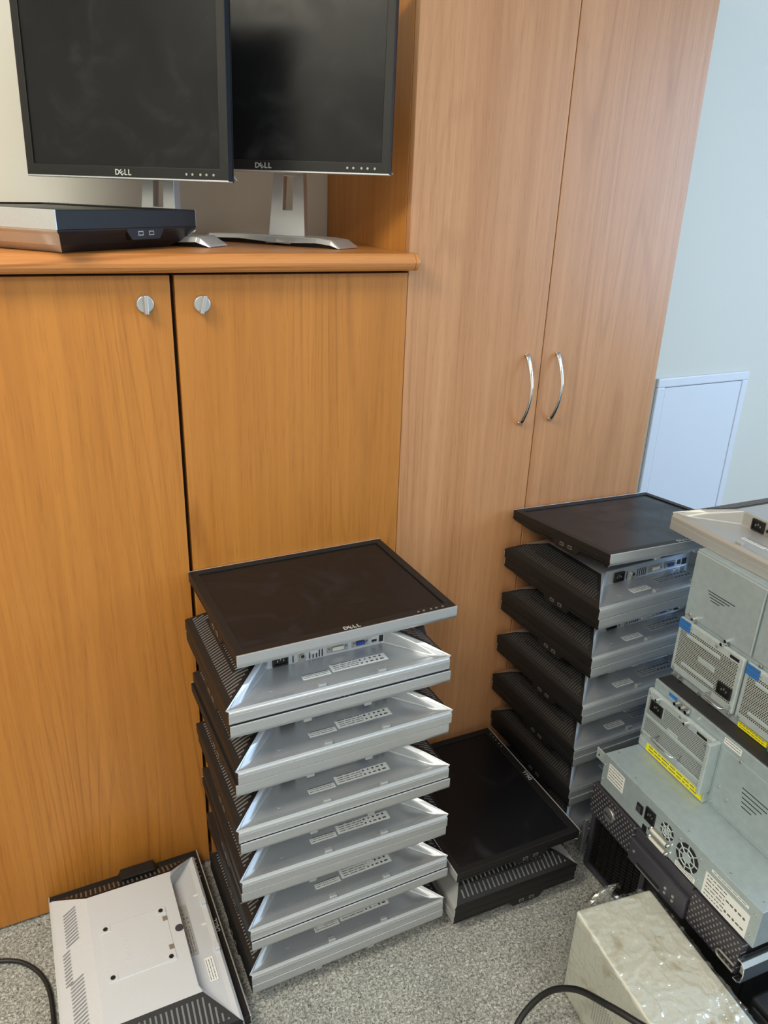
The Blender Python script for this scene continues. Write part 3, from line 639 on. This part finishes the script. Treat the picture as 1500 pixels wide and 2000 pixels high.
def fan(parent, x, z, r, seg=8, rings=2):
    o = MB().cyl((x, -0.0004, z), r, r, 0.0012, 'y', seg * 2).build('fan_grille', 'portblack', parent)
    q = MB()
    for j in range(rings):
        rr = r * (0.36 + 0.34 * j)
        for k in range(seg):
            a0, a1 = 2 * math.pi * k / seg, 2 * math.pi * (k + 1) / seg
            q.tube([(x + rr * math.cos(a0), -0.0014, z + rr * math.sin(a0)), (x + rr * math.cos(a1), -0.0014, z + rr * math.sin(a1))], 0.0013, 6)
    for k in range(seg):
        a = 2 * math.pi * k / seg; q.tube([(x + r * 0.30 * math.cos(a), -0.0014, z + r * 0.30 * math.sin(a)), (x + r * 1.0 * math.cos(a), -0.0014, z + r * 1.0 * math.sin(a))], 0.0014, 6)
    q.cyl((x, -0.001, z), r * 0.30, r * 0.30, 0.0016, 'y', 16)
    q.build('spoke', 'server_light', o); return o
fan(s1, 0.2105, H1 - 0.034, 0.0185, 8, 2); fan(s1, 0.2705, H1 - 0.045, 0.0300, 8, 2)
for (x0, x1, z) in ((0.168, 0.226, H1 - 0.060), (0.168, 0.226, H1 - 0.0815)):
    o = box('data_connector', 'portmetal', s1, x0, x1, -0.003, 0, z - 0.006, z + 0.006, 0.001); box('socket', 'portwhite', o, x0 + 0.006, x1 - 0.008, -0.008, -0.003, z - 0.0028, z + 0.0028, 0.001)
    for xx in (x0 + 0.003, x1 - 0.003): MB().cyl((xx, -0.006, z), 0.0028, 0.0028, 0.006, 'y', 8).build('screw', 'chrome', o)
box('data_port', 'portblack', s1, 0.145, 0.158, -0.001, 0, H1 - 0.086, H1 - 0.072)
for (x, z) in ((0.305, 0.020), (0.245, 0.068), (0.300, 0.068), (0.445 - 0.01, 0.07), (0.445 - 0.01, 0.02), (0.005, 0.06), (0.005, 0.02)): screw(s1, x, z, 0, 0.0026)
for (x, y) in ((0.01, 0.03), (0.09, 0.012), (0.25, 0.012), (0.36, 0.012), (0.43, 0.02)): MB().cyl((x, y, 0.0889), 0.0026, 0.002, 0.0012, 'z', 8).build('rivet', 'portmetal', s1)
o = MB(); o.box(-0.050, 0.0, 0.02, 0.0225, 0.034, 0.062); o.build('mounting_ear', 'server_light', s1, 0.0008); MB().cyl((-0.040, 0.0195, 0.046), 0.0022, 0.0022, 0.001, 'y', 10).build('ear_hole', 'portblack', s1)

def psu(parent, x, z, w, h, mesh, prot=0.012, iec=(0.0, 0.0), hand=None, blue=False, bars=()):
    """plug-in power supply: plate, perforated field, inlet, wire handle"""
    p = box('power_supply', 'server_light', parent, x, x + w, -prot, 0, z, z + h, 0.004)
    y = -prot
    box('perforated_field', mesh, p, x + 0.010, x + w - 0.012, y - 0.0008, y, z + 0.020, z + h - 0.018)
    for (bx0, bx1, bz) in bars: box('raised_bar', 'server_light', p, x + bx0, x + bx1, y - 0.0040, y - 0.0008, z + bz - 0.004, z + bz + 0.004, 0.0015)
    ix, iz = iec
    box('inlet_plate', 'server_light', p, x + ix - 0.020, x + ix + 0.020, y - 0.002, y - 0.0008, z + iz - 0.014, z + iz + 0.014, 0.001) if not blue else None
    power_inlet(p, x + ix, y - 0.002, z + iz, 0.036, 0.026)
    if hand:
        hx0, hx1, hz = hand; q = MB(); q.tube([(x + hx0, y, z + hz), (x + hx0, y - 0.022, z + hz), (x + hx0 + 0.004, y - 0.026, z + hz), (x + hx1 - 0.004, y - 0.026, z + hz), (x + hx1, y - 0.022, z + hz), (x + hx1, y, z + hz)], 0.0020, 8); q.build('wire_handle', 'chrome', p, smooth=True)
    return p
# S2
s2 = thing('server', 'grey server showing its rear with wire handle and long yellow sticker', 'server', None, (1.205, -0.452, Z2 + 0.0003), -94)
box('chassis', 'server', s2, 0.0, 0.445, 0.0, 0.62, 0.0, 0.176, 0.0012); box('lid', 'server_dark', s2, 0.003, 0.442, 0.004, 0.615, 0.1762, 0.1795, 0.001)
p2 = psu(s2, -0.004, 0.026, 0.196, 0.128, 'mesh_fine', 0.012, (0.038, 0.096), (0.058, 0.126, 0.036), bars=((0.008, 0.186, 0.062), (0.010, 0.186, 0.016)))
box('grip_slot', 'portblack', p2, 0.148, 0.176, -0.0128, -0.0118, 0.140, 0.146); box('flange', 'server_light', p2, 0.192, 0.202, -0.030, 0.0, 0.028, 0.154, 0.002)
box('sensor_plate', 'server_light', p2, 0.072, 0.104, -0.0150, -0.012, 0.090, 0.098, 0.001)
for (x, z) in ((0.006, 0.145), (0.100, 0.147), (0.120, 0.146), (0.005, 0.037), (0.176, 0.132), (0.18, 0.036), (0.06, 0.038)): screw(p2, x, z, -0.012, 0.0034)
q = MB(); q.tube([(0.036, -0.012, 0.148), (0.036, -0.026, 0.149)], 0.003, 8); q.tube([(0.122, -0.012, 0.148), (0.122, -0.026, 0.149)], 0.003, 8); q.build('thumb_screw', 'chrome', p2)
box('lower_flange', 'server_light', s2, -0.002, 0.200, -0.0125, 0, 0.001, 0.0255, 0.001)
ys = vsticker(s2, 0.024, 0.196, 0.003, 0.0225, 2, 41, 'yellow', 0, -0.0128); ys['label'] = 'long yellow warning sticker'
o = box('data_connector', 'portmetal', s2, 0.072, 0.112, -0.004, 0, 0.157, 0.171, 0.001)
for xx in (0.076, 0.092, 0.108): MB().cyl((xx, -0.008, 0.164), 0.0045, 0.004, 0.010, 'y', 10).build('jack_screw', 'chrome', o)
box('blue_label', 'blue', s2, 0.046, 0.070, -0.001, 0, 0.163, 0.171)
vsticker(s2, 0.206, 0.250, 0.158, 0.172, 2, 42)
box('blank_plate', 'server', s2, 0.208, 0.442, -0.003, 0, 0.010, 0.150, 0.001)
q = MB(); [q.box(0.272 + 0.002 * k, 0.345 - 0.010 * k, -0.0034, -0.0029, 0.100 - 0.010 * k, 0.1018 - 0.010 * k) for k in range(5)]; q.build('vent_slit', 'portblack', s2)
for (x, z) in ((0.255, 0.150), (0.222, 0.06), (0.245, 0.045), (0.33, 0.155), (0.004, 0.012), (0.21, 0.012)): screw(s2, x, z, -0.003, 0.0036)
# S3
s3 = thing('disk_enclosure', 'tall grey enclosure with two blue-tagged power supplies under the top monitor', 'server', None, (1.245, -0.460, Z3 + 0.0003), -94)
box('chassis', 'server', s3, 0.0, 0.445, 0.0, 0.58, 0.0, 0.3115, 0.0012)
bp = box('blank_plate', 'server', s3, 0.002, 0.184, -0.005, 0, 0.160, 0.309, 0.002)
box('plate_edge', 'server_light', bp, 0.1815, 0.1845, -0.007, -0.005, 0.166, 0.290, 0.0006)
q = MB(); [q.box(0.050 + 0.004 * k, 0.122 - 0.012 * k, -0.0054, -0.0049, 0.240 - 0.006 * k, 0.2415 - 0.006 * k) for k in range(4)]; q.build('vent_slit', 'portblack', bp)
box('blank_plate', 'server', s3, 0.187, 0.443, -0.004, 0, 0.160, 0.309, 0.002)
for k, x0 in enumerate((-0.002, 0.183)):
    p3 = psu(s3, x0, 0.020, 0.180, 0.132, 'mesh_coarse', 0.010, (0.152, 0.042), (0.120, 0.172, 0.016), True, bars=((0.030, 0.125, 0.102), (0.030, 0.125, 0.032)))
    vsticker(p3, x0 + 0.002, x0 + 0.034, 0.128, 0.151, 2, 51 + k, 'blue', 0, -0.0108); 
    box('indicator_plate', 'server_light', p3, x0 + 0.072, x0 + 0.118, -0.0135, -0.0108, 0.082, 0.094, 0.001)
    box('grip_slot', 'portblack', p3, x0 + 0.145, x0 + 0.168, -0.0113, -0.0100, 0.138, 0.144)
    for (x, z) in ((0.036, 0.142), (0.110, 0.142), (0.012, 0.03), (0.15, 0.13), (0.172, 0.02)): screw(p3, x0 + x, z, -0.0105, 0.0032)
for (x, z) in ((0.036, 0.166), (0.018, 0.166), (0.128, 0.166), (0.125, 0.154), (0.21, 0.157), (0.012, 0.010), (0.030, 0.012), (0.085, 0.008)): screw(s3, x, z, -0.005, 0.0038)
q = MB()
for (x, z) in ((0.036, 0.166), (0.128, 0.166), (0.030, 0.012), (0.120, 0.154)): q.cyl((x, -0.011, z), 0.0036, 0.0036, 0.012, 'y', 10)
q.build('thumb_screw', 'chrome', s3)
y3 = vsticker(s3, 0.190, 0.262, 0.001, 0.014, 2, 61, 'yellow', 0, -0.0006); y3['label'] = 'yellow warning sticker'
box('release_latch', 'green', s3, 0.268, 0.285, -0.006, 0, 0.0, 0.012, 0.001)
# S4: monitor on top of the pile
protoT = make_monitor(0.445, 0.3473, t=0.068, b=0.019, zl=0.036, hx=0.135, y0=-0.080, pdx=0.018, shell='silver_warm')
pose(protoT, 1.431, -0.586, Z4 + 0.0005, -92.5, False); tag(protoT, 'beige-silver monitor lying face down on top of the server pile', 'monitor')

# ------------------------------------------------------------------ film-wrapped box at lower right
wb = thing('wrapped_case', 'beige metal case wrapped in clear plastic film, lower right', 'case', None, (0.885, -0.640, 0.0), -97.5)
bw, bl_, bh = 0.40, 0.178, 0.232
box('case', 'beige', wb, 0, bw, 0, bl_, 0.0, bh, 0.006, 3)
box('vent_field', mat('vent_grey', (150, 148, 138), 0.6), wb, 0.10, 0.20, -0.0012, 0.001, 0.05, 0.12)  # plain grey-beige, swapped for the perforated sheet on the next line
wb.children[-1].data.materials[0] = dots('perforated_beige_side', (208, 209, 200), (126, 126, 118), 0.0070, 0.27, 0.5, 0.0, hex_=False)
q = MB(); nx, ny, nz = 120, 60, 60; e = 0.0040
def wr(p, n_):
    v_ = Vector(p); k = 0.0
    for sc_, am_ in ((Vector((14, 34, 26)), 0.0030), (Vector((46, 22, 40)), 0.0034), (Vector((80, 95, 90)), 0.0020)):
        w_ = Vector((v_.x * sc_.x, v_.y * sc_.y, v_.z * sc_.z + sc_.x)); k += am_ * ((1 - 2.2 * abs(mnoise.noise(w_))) ** 3 if abs(mnoise.noise(w_)) < 0.45 else 0)
    return v_ + Vector(n_) * (0.0015 + max(-0.001, k))
def grid(fn, n_, a, b_):
    vs = [[q.bm.verts.new(wr(fn(i / a, j / b_), n_)) for j in range(b_ + 1)] for i in range(a + 1)]
    for i in range(a):
        for j in range(b_): q.bm.faces.new((vs[i][j], vs[i + 1][j], vs[i + 1][j + 1], vs[i][j + 1]))
grid(lambda u, v: (u * bw, v * bl_, bh), (0, 0, 1), nx, ny); grid(lambda u, v: (u * bw, 0, v * bh), (0, -1, 0), nx, nz); grid(lambda u, v: (0, u * bl_, v * bh), (-1, 0, 0), ny, nz); grid(lambda u, v: (u * bw, bl_, v * bh), (0, 1, 0), nx, nz)
q.build('plastic_film', 'film', wb, smooth=True)
q = MB(); rd = random.Random(5)    # gathered tuft of film at the far top edge
prev = None
for i in range(9):
    u = i / 8; ring = []
    for j in range(12):
        a = 2 * math.pi * j / 12; rr = 0.018 * (1 - 0.55 * u) * (1 + 0.35 * rd.uniform(-1, 1))
        ring.append(q.bm.verts.new((-0.006 - 0.012 * u + rr * 0.5 * math.cos(a), 0.055 + 0.05 * u + rr * math.sin(a) * 1.5, bh + 0.002 + 0.024 * math.sin(math.pi * u) + rr * 0.4 * math.cos(a))))
    if prev:
        for j in range(12): q.bm.faces.new((prev[j], prev[(j + 1) % 12], ring[(j + 1) % 12], ring[j]))
    prev = ring
q.build('film_tuft', 'film', wb, smooth=True)

# ------------------------------------------------------------------ cables
def spline(pts, n=12):
    pts = [Vector(p) for p in pts]; out = []
    for i in range(len(pts) - 1):
        p0, p1, p2, p3 = pts[max(i - 1, 0)], pts[i], pts[i + 1], pts[min(i + 2, len(pts) - 1)]
        for k in range(n):
            t = k / n; out.append(0.5 * ((2 * p1) + (p2 - p0) * t + (2 * p0 - 5 * p1 + 4 * p2 - p3) * t * t + (3 * p1 - p0 - 3 * p2 + p3) * t ** 3))
    return out + [pts[-1]]
c1 = MB().tube(spline([(-0.42, -0.02, 0.0055), (-0.30, -0.06, 0.0055), (-0.19, -0.082, 0.0055), (-0.135, -0.115, 0.0055), (-0.100, -0.180, 0.0055), (-0.094, -0.280, 0.0055), (-0.105, -0.40, 0.0055), (-0.15, -0.55, 0.0055)]), 0.0048, 10).build('cable', 'cable', smooth=True)
tag(c1, 'black power cable curving on the carpet beside the silver-backed monitor', 'cable', 'loose black cables')
c2 = MB().tube(spline([(0.60, -0.90, 0.006), (0.655, -0.79, 0.006), (0.693, -0.722, 0.020), (0.735, -0.685, 0.050), (0.785, -0.692, 0.110), (0.805, -0.745, 0.178), (0.806, -0.83, 0.240), (0.845, -0.93, 0.262), (0.92, -0.985, 0.252), (1.03, -1.03, 0.245)]), 0.0062, 10).build('cable', 'cable', smooth=True)
tag(c2, 'black cable looping up over the film-wrapped beige case', 'cable', 'loose black cables')
